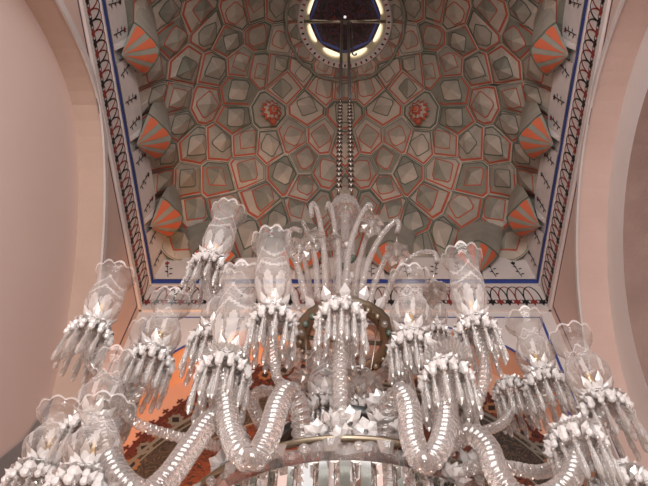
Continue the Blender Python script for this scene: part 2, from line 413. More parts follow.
def clip(poly, mx, my, nx, ny):
    out = []
    for i in range(len(poly)):
        a, b = poly[i], poly[(i+1) % len(poly)]
        da = (a[0]-mx)*nx+(a[1]-my)*ny; db = (b[0]-mx)*nx+(b[1]-my)*ny
        if da <= 0: out.append(a)
        if da*db < 0:
            t = da/(da-db); out.append((a[0]+(b[0]-a[0])*t, a[1]+(b[1]-a[1])*t))
    return out
mq = MB(); NR = 24
def raydist(poly, c, th):
    dx, dy = math.cos(th), math.sin(th); best = 9
    for i in range(len(poly)):
        a, b = poly[i], poly[(i+1) % len(poly)]; ex, ey = b[0]-a[0], b[1]-a[1]
        den = dx*ey-dy*ex
        if abs(den) < 1e-9: continue
        t = ((a[0]-c[0])*ey-(a[1]-c[1])*ex)/den; s = ((a[0]-c[0])*dy-(a[1]-c[1])*dx)/den
        if t > 0 and -1e-6 <= s <= 1+1e-6: best = min(best, t)
    return best
rosette_uv = [(-.338, .35), (.338, .35)]
for k, (u, v) in enumerate(allseeds+ring):
    poly = [(-1, -1), (1, -1), (1, 1), (-1, 1)]
    for q in pts:
        if q == (u, v): continue
        if abs(q[0]-u)+abs(q[1]-v) > .9: continue
        poly = clip(poly, (u+q[0])/2, (v+q[1])/2, q[0]-u, q[1]-v)
        if len(poly) < 3: break
    if len(poly) < 3: continue
    c = (sum(p[0] for p in poly)/len(poly), sum(p[1] for p in poly)/len(poly))
    rng = random.Random(int(abs(round(u*1000))*31+abs(round(v*1000))*7))       # mirrored cells match
    rd = math.atan2(c[1], c[0]); mean = None
    corners = sorted(math.atan2(p[1]-c[1], p[0]-c[0]) for p in poly)
    ths = [2*PI*j/NR for j in range(NR)]
    # snap samples to the corners so the edges stay straight
    for cn in corners:
        j = min(range(NR), key=lambda j: abs(((ths[j]-cn+PI) % (2*PI))-PI)); ths[j] = cn
    r = [raydist(poly, c, t) for t in ths]; mean = sum(r)/NR
    ro = [x*.94+.06*min(x, mean*1.15) for x in r]
    diamond = rng.random() < .6; el = .8+.5*rng.random()
    rin = []
    for t, x in zip(ths, r):
        a = t-rd+(0 if diamond else PI/4)
        kk = 1/(abs(math.cos(a))/el+abs(math.sin(a)))
        rin.append(min(.64*mean*kk*1.12, .70*x))
    web = rng.choice(['cell2', 'cell2', 'cell', 'cell3']); isros = any(math.hypot(u-a, v-b) < .02 for a, b in rosette_uv)
    hr = .32*mean*2.2*(.7+.6*rng.random())
    off = (c[0]*.0-.25*mean*math.cos(rd)*-1, .25*mean*math.sin(rd)) if rng.random() < .6 else (0, 0)
    panel = rng.choice(['cell', 'cell', 'cell2', 'cell2', 'cell3']); inn, inn2 = rng.choice([('cell', 'cell2'), ('cell2', 'cell2'), ('cell', 'cell'), ('cell3', 'cell'), ('cell2', 'cell')]); rot_ = rng.randrange(12)
    rings_ = [([x for x in r], 0, None), ([x*.975 for x in ro], .0, 'EDGE'), ([x*.93 for x in ro], hr*.1, web), ([x*.84 for x in ro], hr*.30, 'OUT')]
    if isros: rings_ += [([x*.3 for x in ro], hr*.3, 'cell')]
    else:
        rings_ += [([max(a*1.11, .1*mean) for a in rin], hr*.9, panel), (rin, hr*1.0, 'IN')]
    outred = rng.random(); inred = rng.random() < .62; sweep0 = rng.random()*2*PI
    P = [[S(c[0]+x*math.cos(t)*1, c[1]+x*math.sin(t), h*1.0) for x, t in zip(rr, ths)] for rr, h, _ in rings_]
    for li in range(1, len(rings_)):
        mname = rings_[li][2]
        for j in range(NR):
            j2 = (j+1) % NR; mm = mname
            if mname == 'OUT':
                a = (ths[j]-rd+PI) % (2*PI)-PI
                if u < 0: a = -a
                mm = 'mred' if (outred < .72 and abs(a) < 1.7) or (outred > .85) else ('mgreen' if outred < .45 or outred > .8 else 'cell3')
            elif mname == 'EDGE': mm = 'mgreen' if (j//5+k) % 3 else web
            elif mname == 'IN': mm = 'mred' if inred else 'mgreen'
            mq.add([P[li-1][j], P[li-1][j2], P[li][j2], P[li][j]], [(0, 1, 2, 3)], M[mm])
    cc = S(c[0]+off[0]*.6*(1 if rd else 1), c[1]+off[1]*.6, hr*2.1 if not isros else hr*.3)
    for j in range(NR):
        mq.add([P[-1][j], P[-1][(j+1) % NR], cc], [(0, 1, 2)], M[inn if (j+rot_)//12 % 2 else inn2])
mq.grid([[S(r*math.cos(t)/max(abs(math.cos(t)), abs(math.sin(t))), r*math.sin(t)/max(abs(math.cos(t)), abs(math.sin(t))), -.03) for t in [2*PI*j/96 for j in range(97)]] for r in [.155+.845*i/24 for i in range(25)]], M['cell3'])
# scalloped moulding round the oculus
sc = [S(.243*(1+.03*abs(math.sin(7*t)))*math.cos(t), .243*(1+.03*abs(math.sin(7*t)))*math.sin(t), .07) for t in [2*PI*i/140 for i in range(141)]]
mq.tube(sc, .022, M['cell3'], 6)
# orange fans springing from the base
fans = [(-1, v) for v in (-.60, -.165, .258, .70)]+[(1, v) for v in (-.60, -.165, .258, .70)]
fans += [(u, 1) for u in (-.70, -.235, .235, .70)]+[(u, -1) for u in (-.70, -.235, .235, .70)]
def fan_pt(fu, fv, r, a, h):
    """underside of a small hood springing from a point on the wall; r 0..1, a spreads along the wall"""
    if abs(fu) == 1: pv = Vector((fu*(VA-.03), YC+VA*fv, Z0+.64)); inw = Vector((-fu, 0, 0)); al = Vector((0, 1, 0))
    else: pv = Vector((VA*fu, YC+fv*(VA-.03), Z0+.64)); inw = Vector((0, -fv, 0)); al = Vector((1, 0, 0))
    return pv+inw*(.33*r*math.cos(a*.9))+al*(.27*r*math.sin(a))+Vector((0, 0, .08*r+.12*r*r-h))
for fu, fv in fans:
    A = [(-1.35+2.7*j/27) for j in range(28)]; sc_f = lambda a: 1-.10*abs(math.sin(2.33*a))
    rows = [[fan_pt(fu, fv, q*sc_f(a), a, 0) for a in A] for q in (0.02, .35, .7, 1)]
    mq.grid(rows, M['cell3'], smooth=False)
    if abs(fu) == 1: up_ = [S(fu-fu*(.14+.06*math.cos(a)), fv+.13*math.sin(a), -.01) for a in A]
    else: up_ = [S(fu+.13*math.sin(a), fv-fv*(.14+.06*math.cos(a)), -.01) for a in A]
    mq.grid([rows[-1], up_], M['cell'], smooth=False)
    mq.tube(rows[-1], .010, M['mgreen'], 5)
    for k in range(4):
        a0 = -1.02+k*.68
        prof_ = [(.10, .04), (.4, .12), (.7, .19), (.93, .21)]
        mq.grid([[fan_pt(fu, fv, q, a0-w_, .006) for q, w_ in prof_], [fan_pt(fu, fv, q*1.02, a0, .006) for q, w_ in prof_], [fan_pt(fu, fv, q, a0+w_, .006) for q, w_ in prof_]], M['orange'], smooth=False)
mq.build('ceiling', kind='structure')
# scalloped white border with painted plants, between the fans
lb = MB(); fpos = {'left': [-.60, -.165, .258, .70], 'right': [-.60, -.165, .258, .70], 'back': [-.70, -.235, .235, .70], 'front': [-.70, -.235, .235, .70]}
def phys(t): return YC*0+VA*t
for nm, mp, s0, s1 in SIDES:
    ctr = (s0+s1)/2; cuts = [-1.0]+fpos[nm]+[1.0]
    for a, b in zip(cuts[:-1], cuts[1:]):
        x0, x1 = ctr+VA*a+(.06 if a > -1 else 0), ctr+VA*b-(.06 if b < 1 else 0)
        n = 16; lo = []; hi = []; hi2 = []
        for i in range(n+1):
            q = i/n; s = x0+(x1-x0)*q
            lob = min(1, (1-abs(2*q-1)**4)) ** .5
            if a == -1 and q < .5 or b == 1 and q > .5: lob = 1
            lo.append(mp(s, Z0+.57, .02)); hi.append(mp(s, Z0+.72+.24*lob, .07)); hi2.append(mp(s, Z0+.72+.24*lob, 0))
        lb.grid([lo, hi, hi2], M['white'], smooth=False)
        L = x1-x0; k = max(2, int(L/.26))
        for i in range(k):
            x = x0+L*(i+.5)/k; rr = random.Random(int(x*100)); lean = rr.uniform(-.03, .03); col = M['black']; fc = M['red'] if i % 2 == 0 else M['black']
            f2 = lambda s, z, o: mp(s, z, .024+.05*max(0, (z-Z0-.57)/.39)+o)
            ribbon(lb, f2, [(x, Z0+.60), (x+lean, Z0+.72), (x+lean*2, Z0+.84)], .007, .004, col)
            for j, (zz, dr) in enumerate(((.64, 1), (.68, -1), (.73, 1), (.77, -1))):
                X = x+lean*(zz-.6)*5; Z = Z0+zz
                lb.add([f2(X, Z, .005), f2(X+dr*.02, Z+.024, .005), f2(X+dr*.05, Z+.022, .005), f2(X+dr*.03, Z+.006, .005)], [(0, 1, 2, 3)], col)
            X = x+lean*2; Z = Z0+.84
            lb.add([f2(X+p*.03, Z+q*.034, .006) for p, q in ((0, -.8), (.7, -.3), (.9, .9), (.35, .45), (0, 1.3), (-.35, .45), (-.9, .9), (-.7, -.3))], [tuple(range(8))], fc)
lb.build('trim_6', kind='structure')

# oculus: recessed drum with lit openings and a painted cap
oc = MB(); OZ = VZ+VH; oc0 = (0, YC, OZ)
n = 64
oc.lathe([(.66, -.16), (.64, -.20), (.57, -.19), (.56, -.14)], M['white'], n, oc0, smooth=False)
oc.lathe([(.66, -.16), (.62, .05)], M['white'], n, oc0)
oc.lathe([(.56, -.14), (.50, .08)], M['cream'], n, oc0)
oc.lathe([(.50, .08), (.44, .10)], M['blue'], 8, oc0, smooth=False)
oc.lathe([(.56, .085), (.47, .09), (.02, .11)], M['arabM'], n, oc0, smooth=False)
oc.lathe([(.37, .092), (.34, .09)], M['black'], n, oc0, smooth=False)
for k in range(48):
    t = 2*PI*k/48
    for s_, mm in ((0, 'red'),):
        x, y = .605*math.cos(t), YC+.605*math.sin(t); tx, ty = -math.sin(t), math.cos(t)
        oc.add([(x+tx*a+math.cos(t)*b, y+ty*a+math.sin(t)*b, OZ-.206) for a, b in ((-.012, -.02), (.012, -.02), (.012, .02), (-.012, .02))], [(0, 1, 2, 3)], M[mm if k % 2 else 'black'])
for k in range(8):
    t0 = 2*PI*(k+.5)/8
    vs = []
    for j in range(16):
        a = 2*PI*j/16; dt = .27*math.cos(a); z = -.02+.065*math.sin(a); r = .545-.06*(z+.14)/.22
        vs.append((r*math.cos(t0+dt)*.99, YC+r*math.sin(t0+dt)*.99, OZ+z))
    oc.add(vs, [tuple(range(16))], M['daylight'])
oc.build('ceiling_oculus', kind='structure').name = 'trim_7'

# painted stucco flowers on the vault
def rosette(u, v, label):
    p = S(u, v, .09); root = empty('stucco_flower', p)
    tag(root, label, 'ceiling flower', 'pair of stucco flowers on the vault')
    n = (Vector((0, YC, VZ+.6))-p).normalized(); q = n.to_track_quat('Z', 'Y').to_matrix()
    m1 = MB()
    for L, (rr, zz, cnt, wd, mm) in enumerate(((.17, .03, 12, .045, 'mred'), (.13, .06, 10, .04, 'cell2'), (.09, .10, 8, .035, 'mred'), (.05, .13, 6, .03, 'cell2'))):
        for k in range(cnt):
            a = 2*PI*(k+.5*L)/cnt; c, s = math.cos(a), math.sin(a)
            f = lambda r, w_, z: q @ Vector((r*c-w_*s, r*s+w_*c, z))
            m1.add([f(0, 0, zz), f(rr*.55, wd, zz+.01), f(rr, 0, zz-.02), f(rr*.55, -wd, zz+.01), f(rr*.5, 0, zz+.035)], [(0, 1, 4), (1, 2, 4), (2, 3, 4), (3, 0, 4), (0, 3, 2, 1)], M[mm])
    m1.build('petals', root)
    m2 = MB(); m2.ball(q @ Vector((0, 0, .14)), .035, M['orange'], 10, 6)
    m2.build('pistil', root)
    m3 = MB(); m3.ball(q @ Vector((0, 0, .06))+Vector((.01, .12, -.10)), .05, M['mred'], 10, 6); m3.build('hanging_bud', root)
rosette(-.338, .35, 'red and cream stucco flower on vault left of the chains')
rosette(.338, .35, 'red and cream stucco flower on vault right of the chains')

spot('oculus_sunbeam', (.34, YC+.1, OZ-.08), S(-.30, -.09), 16, (1, .88, .66), 13)
# ------------------------------------------------------------------ suspension
bm = MB(); bz = OZ-.16
bm.tube([(-.60, YC, bz), (.60, YC, bz)], .022, M['silver'], 8)
bm.box((-.07, YC-.03, bz-.05), (.07, YC+.03, bz+.03), M['rod'])
for x in (-.05, .05): bm.tube([(x, YC-.02, bz), (x, YC-.02, bz-.1)], .012, M['rod'], 6)
o = bm.build('suspension_beam'); tag(o, 'thin metal beam across the round oculus that carries the chains', 'beam')
TOPZ = EYE+4.30
def rod_chain(x, label):
    root = empty('hanging_chain', (x, YC, bz-.08)); tag(root, label, 'chain', 'chains hanging from the oculus beam')
    a = MB(); zmid = EYE+6.35-(bz-.08)
    a.tube([(0, 0, 0), (0, 0, zmid)], .017, M['rod'], 8); a.build('rod', root)
    b = MB(); z = zmid; zend = TOPZ+.085-(bz-.08); k = 0
    while z > zend:
        R, h = .019, .034; pts = []
        for j in range(11):
            t = 2*PI*j/10; px, pz = R*math.sin(t), -h*math.cos(t)
            pts.append((px, 0, z+pz) if k % 2 else (0, px, z+pz))
        b.tube(pts, .008, M['silver'], 5); z -= .046; k += 1
    b.build('chain_links', root)
rod_chain(-.045, 'left one of the two long chains holding the glass chandelier')
rod_chain(.045, 'right one of the two long chains holding the glass chandelier')
b = MB(); b.tube([(0, 0, 0), (0, 0, -1.55)], .009, M['rod'], 6); b.tube(spline([(0, 0, -1.5), (0, 0, -1.6), (.02, 0, -1.65), (.045, 0, -1.61), (.04, 0, -1.57)], .01), .009, M['rod'], 6)
o = b.build('hook_rod', loc=(.09, YC, bz-.04)); tag(o, 'short iron hook rod hanging just right of the chains', 'hook')

# ------------------------------------------------------------------ chandelier
AX = Vector((0, YC, EYE+1.5)); chan = empty('crystal_chandelier', AX)
tag(chan, 'large many-armed cut crystal chandelier hanging below the painted vault', 'chandelier')
def L(p): return Vector(p)-AX
def part(mb, name, kind=None, parent=None): return mb.build(name, parent or chan, kind=kind)

# shared meshes ------------------------------------------------
def mk(mb, name):
    me = bpy.data.meshes.new(name); me.from_pydata(mb.v, [], mb.f)
    for m in mb.mats: me.materials.append(m)
    me.polygons.foreach_set('material_index', mb.m); me.polygons.foreach_set('use_smooth', mb.sm); me.update(); return me
def drop_mb(mb, c, ln, r, m=None, tilt=None):
    m = m or M['crystal']; x, y, z = c
    mb.ball((x, y, z-.010), .0085, m, 6, 4)
    prof = [(.001, -.018), (r*.75, -.028), (r*.45, -.040), (r*.8, -ln*.45), (r*1.1, -ln*.80), (r*.8, -ln*.92), (.001, -ln)]
    mb.lathe(prof, m, 6, c, smooth=False)
d_ = MB(); drop_mb(d_, (0, 0, 0), .150, .0108); ME_DROP = mk(d_, 'prism_drop')
def petal_ring(mb, n, r0, r1, z0, z1, wd, m, ph=0, bulge=.012):
    for k in range(n):
        a = 2*PI*(k+ph)/n; c, s = math.cos(a), math.sin(a)
        f = lambda r, w_, z: (r*c-w_*s, r*s+w_*c, z)
        rm, zm = r0*.4+r1*.6, z0*.45+z1*.55
        A, B, T, D, K, U = f(r0, wd*.35, z0), f(rm, wd, zm), f(r1, 0, z1), f(rm, -wd, zm), f(r0, -wd*.35, z0), f(rm, 0, zm+bulge)
        Dn = f(rm, 0, zm-bulge)
        mb.add([A, B, T, D, K, U, Dn], [(0, 1, 5), (1, 2, 5), (2, 3, 5), (3, 4, 5), (4, 0, 5), (1, 0, 6), (2, 1, 6), (3, 2, 6), (4, 3, 6), (0, 4, 6)], m)
def cup_mesh():
    b = MB()
    b.lathe([(.012, -.05), (.022, -.035), (.03, -.02), (.055, -.004), (.082, .004), (.088, .010), (.080, .014), (.03, .010), (.022, .04), (.026, .055)], M['glass'], 28, mod=lambda t, i: 1+(.05*math.cos(14*t) if 3 <= i <= 6 else 0))
    return mk(b, 'bobeche')
def bead_mesh():
    b = MB()
    for n_, r_, z_, br in ((14, .086, -.045, .013), (14, .082, -.018, .014), (12, .070, .010, .014), (10, .054, .036, .014)):
        for k in range(n_):
            a = 2*PI*(k+n_*.07)/n_; b.ball((r_*math.cos(a), r_*math.sin(a), z_), br*(.85+.3*((k*5) % 3)/2), M['petal'], 6, 4, 1.25, False)
    petal_ring(b, 12, .060, .104, -.030, -.012, .014, M['petal'], .3)
    petal_ring(b, 10, .050, .092, .002, .022, .014, M['petal'], .1)
    petal_ring(b, 8, .035, .074, .030, .052, .014, M['petal'], .4)
    return mk(b, 'bead_ring')
def star_mesh():
    b = MB(); petal_ring(b, 8, .034, .094, .050, .118, .017, M['petal'], 0, .006); petal_ring(b, 8, .034, .080, .045, .078, .015, M['petal'], .5, .006)
    return mk(b, 'star_collar')
ME_CUP, ME_BEAD, ME_STAR = cup_mesh(), bead_mesh(), star_mesh()
def shade_mesh(kind):
    """hurricane shade of unit length 1 (scaled later), origin at its foot"""
    b = MB(); seg, rows = 64, 40
    if kind == 0: prof = [(0, .030), (.08, .040), (.22, .064), (.38, .076), (.56, .074), (.72, .066), (.84, .068), (.93, .078), (1, .090)]
    else: prof = [(0, .030), (.08, .044), (.22, .078), (.36, .086), (.52, .070), (.68, .052), (.80, .054), (.92, .076), (1, .088)]
    def R(t):
        for (a, ra), (c, rc) in zip(prof[:-1], prof[1:]):
            if t <= c:
                q = (t-a)/(c-a); q = q*q*(3-2*q); return ra+(rc-ra)*q
        return prof[-1][1]
    vs = []
    for i in range(rows+1):
        t = i/rows
        for j in range(seg):
            th = 2*PI*j/seg; w_ = max(0, (t-.80)/.20)
            sc_ = abs(math.cos(5*th)); rr = R(t)*(1+.06*w_*sc_); z = t-.06*w_*(1-sc_**.9)
            vs.append((rr*math.cos(th), rr*math.sin(th), z))
    fs = {0: [], 1: [], 2: []}
    for i in range(rows):
        for j in range(seg):
            t = (i+.5)/rows; u = ((j+.5)/seg*8) % 1-.5; k = 0
            if kind == 0:
                if ((t-.24)/.17)**2+(u/.36)**2 < 1: k = 1
                u4 = ((j+.5)/seg*4) % 1
                for lo, am in ((.60, .16), (.46, .10)):
                    if abs(t-(lo+am*abs(2*u4-1)**1.6)) < .02: k = 2
            else:
                if ((t-.30)/.13)**2+(u/.22)**2 < 1 and (j//4) % 2 == 0: k = 1
                if abs(t-(.55+.07*math.sin(6*2*PI*(j+.5)/seg))) < .016 or abs(t-(.66-.05*math.sin(6*2*PI*(j+.5)/seg))) < .016: k = 2
            if i >= rows-1: k = 2
            fs[k].append((i*seg+j, i*seg+(j+1) % seg, (i+1)*seg+(j+1) % seg, (i+1)*seg+j))
    for k, m in ((0, 'shade'), (1, 'frost'), (2, 'shadeline')): b.mats.append(M[m])
    b.v = vs
    for k in fs:
        for f in fs[k]: b.f.append(list(f)); b.m.append(k); b.sm.append(True)
    return mk(b, 'glass_shade')
ME_SH = [shade_mesh(0), shade_mesh(1)]
cs = MB(); cs.lathe([(.018, .0), (.018, .05), (.012, .055), (.012, .13), (.004, .15), (.0005, .155)], M['candle'], 12); ME_CAN = mk(cs, 'candle_socket')

# candle arms' cups: (cup spot, depth, shade top spot, depth of top, shade kind, prisms as parts, width factor)
UN = dict(
    L1=((92, 324), 1.75, (116, 262), 1.70, 0, True, 1.0),
    L2=((210, 258), 1.75, (229, 200), 1.72, 0, True, 1.02),
    L3=((274, 312), 1.56, (272, 228), 1.50, 0, True, .98),
    L4=((212, 333), 1.80, (232, 272), 1.80, 1, False, 1.0),
    LB=((226, 362), 1.62, (243, 266), 1.60, 0, True, 1.05),
    L5=((152, 352), 1.84, (171, 290), 1.82, 1, False, 1.05),
    L6=((120, 392), 2.05, (146, 318), 2.05, 1, False, .9),
    L7=((38, 470), 1.75, (63, 402), 1.75, 1, False, 1.0),
    L8=((88, 424), 1.75, (116, 352), 1.80, 1, False, 1.0),
    LA=((82, 478), 1.55, (108, 400), 1.55, 1, False, 1.0),
    CE=((342, 318), 1.50, None, 0, 0, True, 1.0),
    R1=((477, 322), 1.70, (462, 244), 1.64, 0, True, 1.0),
    R2=((413, 337), 1.66, (410, 266), 1.62, 1, False, 1.0),
    R2B=((438, 325), 2.3, (434, 276), 2.3, 1, False, .8),
    R3=((545, 374), 1.98, (524, 308), 1.96, 1, True, 1.0),
    R4=((604, 398), 1.85, (570, 326), 1.85, 1, True, 1.05),
    R5=((575, 432), 1.60, None, 0, 0, False, 1.0),
    R6=((447, 368), 1.58, None, 0, 0, False, 1.0),
    R7=((622, 476), 1.70, None, 0, 0, False, 1.0),
    RX=((512, 382), 2.10, None, 0, 0, False, .9),
    B1=((325, 410), 1.90, (327, 352), 1.90, 0, False, .95),
    B2=((362, 412), 2.25, (357, 366), 2.25, 1, False, .9),
)
stuff = MB(); CUPS = {}
for key, (cp, Y, tp, TY, kind, indiv, wf) in UN.items():
    P = at(cp[0]-1, cp[1]+(9 if key not in ('CE', 'B1', 'B2') else 0), Y); CUPS[key] = P
    if tp: T = at(tp[0], tp[1]+13, TY)
    else: T = P+Vector((0, 0, .3))
    ax = (T-P); ln = ax.length; rot = ax.to_track_quat('Z', 'Y')
    # cups stay near level, leaning half as much as the shade
    up = (ax.normalized()*.5+Vector((0, 0, .5))).normalized().to_track_quat('Z', 'Y')
    cup = link('candle_cup', ME_CUP, chan, L(P)); cup.rotation_mode = 'QUATERNION'; cup.rotation_quaternion = up
    cup.scale = (wf,)*3
    link('bead_ring', ME_BEAD, cup)
    if tp: link('star_collar', ME_STAR, cup).scale = (.88, .88, .88)
    inv = up.inverted()
    if tp:
        s = link('glass_shade', ME_SH[kind], cup, (0, 0, .035)); s.rotation_mode = 'QUATERNION'; s.rotation_quaternion = inv @ rot
        s.scale = (1, 1, (ln-.03)/wf)
        cs_ = link('candle_socket', ME_CAN, cup, (0, 0, .03)); cs_.rotation_mode = 'QUATERNION'; cs_.rotation_quaternion = inv @ rot
    npz = 12 if indiv else 14; ph = random.random()
    for k in range(npz):
        a = 2*PI*(k+ph)/npz; pr = Vector((.086*math.cos(a), .086*math.sin(a), -.045-.012*(k % 2)))
        ll = .155*(.92+.16*((k*7) % 5)/4)
        if indiv:
            pd = link('prism_drop', ME_DROP, cup, pr); pd.rotation_mode = 'QUATERNION'
            pd.rotation_quaternion = inv; pd.scale = (1, 1, ll/.150)
        else:
            wp = P+up @ (pr*wf); drop_mb(stuff, L(wp), ll, .0112)
    # an inner, lower row of shorter drops
    for k in range(8):
        a = 2*PI*(k+.5)/8; wp = P+Vector((.055*math.cos(a)*wf, .055*math.sin(a)*wf, -.05)); drop_mb(stuff, L(wp), .14, .011)
stuff.build('prism_fringe', chan, kind='stuff')

# arms ---------------------------------------------------------
def arm(path, r, style='rope', name='glass_arm', start=None, end=None):
    P = [at(x, y, Y) for x, y, Y in path]
    if start is not None: P = [start]+P
    if end is not None: P.append(end)
    p = [L(q) for q in spline(P, .0032 if style != 'plain' else .012)]
    b = MB()
    if style == 'spring': b.tube(p, r, M['glass'], 18, amp=.17, pitch=.026, lobes=1)
    elif style == 'rope': b.tube(p, r, M['crystal'], 18, amp=.20, pitch=.026, lobes=3, smooth=False)
    elif style == 'fine': b.tube(p, r, M['crystal'], 12, amp=.20, pitch=.018, lobes=2, smooth=False)
    else: b.tube(p, r, M['glass'], 12)
    return part(b, name)
cu = lambda k: CUPS[k]-Vector((0, 0, .03))
arm([(303, 440, 1.66), (300, 412, 1.62), (289, 391, 1.58), (278, 405, 1.54), (269, 435, 1.50), (254, 459, 1.48), (238, 450, 1.50), (229, 425, 1.56), (226, 395, 1.60)], .032, 'spring', end=cu('LB'))
arm([(384, 440, 1.66), (388, 412, 1.62), (400, 393, 1.58), (409, 408, 1.54), (412, 438, 1.50), (424, 462, 1.48), (439, 448, 1.50), (446, 422, 1.54), (447, 395, 1.57)], .032, 'spring', end=cu('R6'))
arm([(248, 462, 1.68), (232, 428, 1.66), (212, 420, 1.62), (190, 448, 1.56), (168, 478, 1.50), (145, 494, 1.48), (122, 480, 1.50), (109, 455, 1.54)], .032, 'spring', end=at(104, 426, 1.6))
arm([(436, 464, 1.66), (450, 444, 1.64), (470, 434, 1.60), (487, 447, 1.56), (497, 473, 1.52), (515, 496, 1.50), (545, 498, 1.50), (568, 482, 1.53), (577, 455, 1.58)], .031, 'spring', end=cu('R5'))
arm([(455, 474, 1.66), (480, 466, 1.64), (510, 468, 1.66), (540, 472, 1.72), (562, 462, 1.80), (585, 435, 1.83)], .021, 'rope', end=cu('R4'))
arm([(340, 428, 1.60), (340, 400, 1.56), (340, 365, 1.53), (341, 340, 1.51)], .023, 'rope', end=cu('CE'))
arm([(306, 430, 1.80), (303, 402, 1.72), (290, 388, 1.66), (276, 375, 1.60)], .017, 'fine', end=cu('L3'))
arm([(372, 432, 1.80), (380, 408, 1.74), (398, 388, 1.70), (407, 366, 1.67)], .017, 'fine', end=cu('R2'))
arm([(440, 440, 1.72), (466, 420, 1.72), (480, 395, 1.72), (485, 365, 1.71)], .021, 'rope', end=cu('R1'))
arm([(222, 330, 1.80), (216, 312, 1.78), (207, 290, 1.76)], .020, 'plain', start=cu('L4'), end=cu('L2'))
arm([(236, 425, 1.72), (215, 400, 1.76), (212, 360, 1.80)], .020, 'rope', end=cu('L4'))
arm([(122, 408, 1.90), (116, 388, 1.86), (102, 376, 1.80), (90, 362, 1.76)], .021, 'plain', end=cu('L1'))
arm([(240, 450, 1.75), (190, 440, 1.90), (140, 425, 1.92), (122, 408, 1.90)], .019, 'rope')
arm([(122, 408, 1.90), (138, 395, 1.86), (150, 375, 1.84)], .018, 'rope', end=cu('L5'))
arm([(122, 408, 1.90), (124, 402, 1.97)], .016, 'rope', end=cu('L6'))
arm([(120, 480, 1.50), (96, 470, 1.60), (86, 450, 1.72)], .02, 'rope', end=cu('L8'))
arm([(120, 490, 1.48), (70, 505, 1.60), (45, 495, 1.72)], .02, 'rope', end=cu('L7'))
arm([(120, 486, 1.49), (98, 500, 1.52), (84, 492, 1.55)], .02, 'rope', end=cu('LA'))
arm([(285, 428, 2.05), (277, 398, 2.02), (262, 391, 2.00), (252, 402, 1.98), (262, 425, 1.95)], .024, 'rope')
arm([(402, 432, 2.05), (415, 420, 2.02), (430, 418, 2.00), (442, 426, 1.98)], .024, 'rope')
arm([(450, 440, 1.85), (500, 425, 2.0), (512, 405, 2.08)], .019, 'rope', end=cu('RX'))
arm([(512, 405, 2.08), (530, 410, 2.03), (543, 398, 1.99)], .018, 'rope', end=cu('R3'))
arm([(568, 484, 1.54), (590, 500, 1.60), (615, 500, 1.66)], .02, 'rope', end=cu('R7'))
arm([(420, 420, 2.1), (432, 380, 2.2), (438, 345, 2.28)], .014, 'fine', end=cu('R2B'))

# pleated bowls that gather the arms under two lower clusters
for px, py, Y, r in ((226, 352, 1.60, .085), (447, 350, 1.56, .085), (575, 428, 1.58, .08), (624, 472, 1.68, .075), (35, 466, 1.74, .07)):
    b = MB(); c = L(at(px, py+9, Y))
    b.lathe([(.02, -.03), (r*.6, -.022), (r, 0), (r*.9, .012), (r*.3, .008)], M['crystal'], 72, c, smooth=False, mod=lambda t, i: 1+.07*(1 if int(round(t/(2*PI)*72)) % 2 else -1)*(1 if 0 < i < 4 else .3))
    part(b, 'pleated_bowl')

# bowl ---------------------------------------------------------
RZ = EYE+1.47; RR = .62
b = MB(); c = L((0, YC, RZ))
b.lathe([(RR, .002), (RR+.010, .006), (RR+.008, .015), (RR-.012, .014), (RR-.012, .002), (RR, .002)], M['gold'], 96, c); part(b, 'rim_ring')
b = MB()
b.lathe([(RR-.01, .0), (RR-.015, -.035), (RR-.04, -.05)], M['crystal'], 48, c, smooth=False, mod=lambda t, i: 1+.02*(1 if int(round(t/(2*PI)*48)) % 2 else -1)); part(b, 'facet_band')
b = MB()
b.lathe([(RR-.08, -.05), (RR-.13, -.16), (.30, -.25), (.12, -.28), (.01, -.29)], M['glass'], 32, c, smooth=False); part(b, 'bowl')
b = MB(); b.lathe([(RR-.03, -.05), (RR-.025, -.058), (RR-.045, -.06), (RR-.05, -.05)], M['silver'], 72, c); part(b, 'prism_ring')
pm_ = MB()
hw = .0295; pm_.add([(-hw, -.004, 0), (-hw*.5, -.014, 0), (hw*.5, -.014, 0), (hw, -.004, 0), (0, .012, 0), (-hw, -.004, -.17), (-hw*.5, -.014, -.175), (hw*.5, -.014, -.175), (hw, -.004, -.17), (0, .012, -.17), (0, -.004, -.205)],
       [(0, 1, 6, 5), (1, 2, 7, 6), (2, 3, 8, 7), (3, 4, 9, 8), (4, 0, 5, 9), (0, 4, 3, 2, 1), (5, 6, 10), (6, 7, 10), (7, 8, 10), (8, 9, 10), (9, 5, 10)], M['prism'])
ME_BAR = mk(pm_, 'prism_bar')
for k in range(60):
    a = 2*PI*k/60; o = link('prism_bar', ME_BAR, chan, c+Vector(((RR-.035)*math.sin(a), -(RR-.035)*math.cos(a), -.06))); o.rotation_euler = (0, 0, a)
tp_ = MB(); tp_.add([(-.028, 0, 0), (.028, 0, 0), (.018, -.004, -.052), (-.018, -.004, -.052), (-.012, -.018, -.012), (.012, -.018, -.012), (.008, -.018, -.04), (-.008, -.018, -.04)],
                    [(0, 1, 5, 4), (1, 2, 6, 5), (2, 3, 7, 6), (3, 0, 4, 7), (4, 5, 6, 7), (0, 3, 2, 1)], M['crystal']); ME_TP = mk(tp_, 'cut_plaque')
bp = MB(); bp.ball((0, 0, 0), .016, M['crystal'], 10, 6); ME_BTN = mk(bp, 'crystal_button')
for k in range(48):
    a = 2*PI*(k+.5)/48; q = Vector(((RR+.012)*math.sin(a), -(RR+.012)*math.cos(a), -.004))
    if k % 2: o = link('cut_plaque', ME_TP, chan, c+q)
    else: o = link('crystal_button', ME_BTN, chan, c+q+Vector((0, 0, -.03)))
    o.rotation_euler = (0, 0, a)
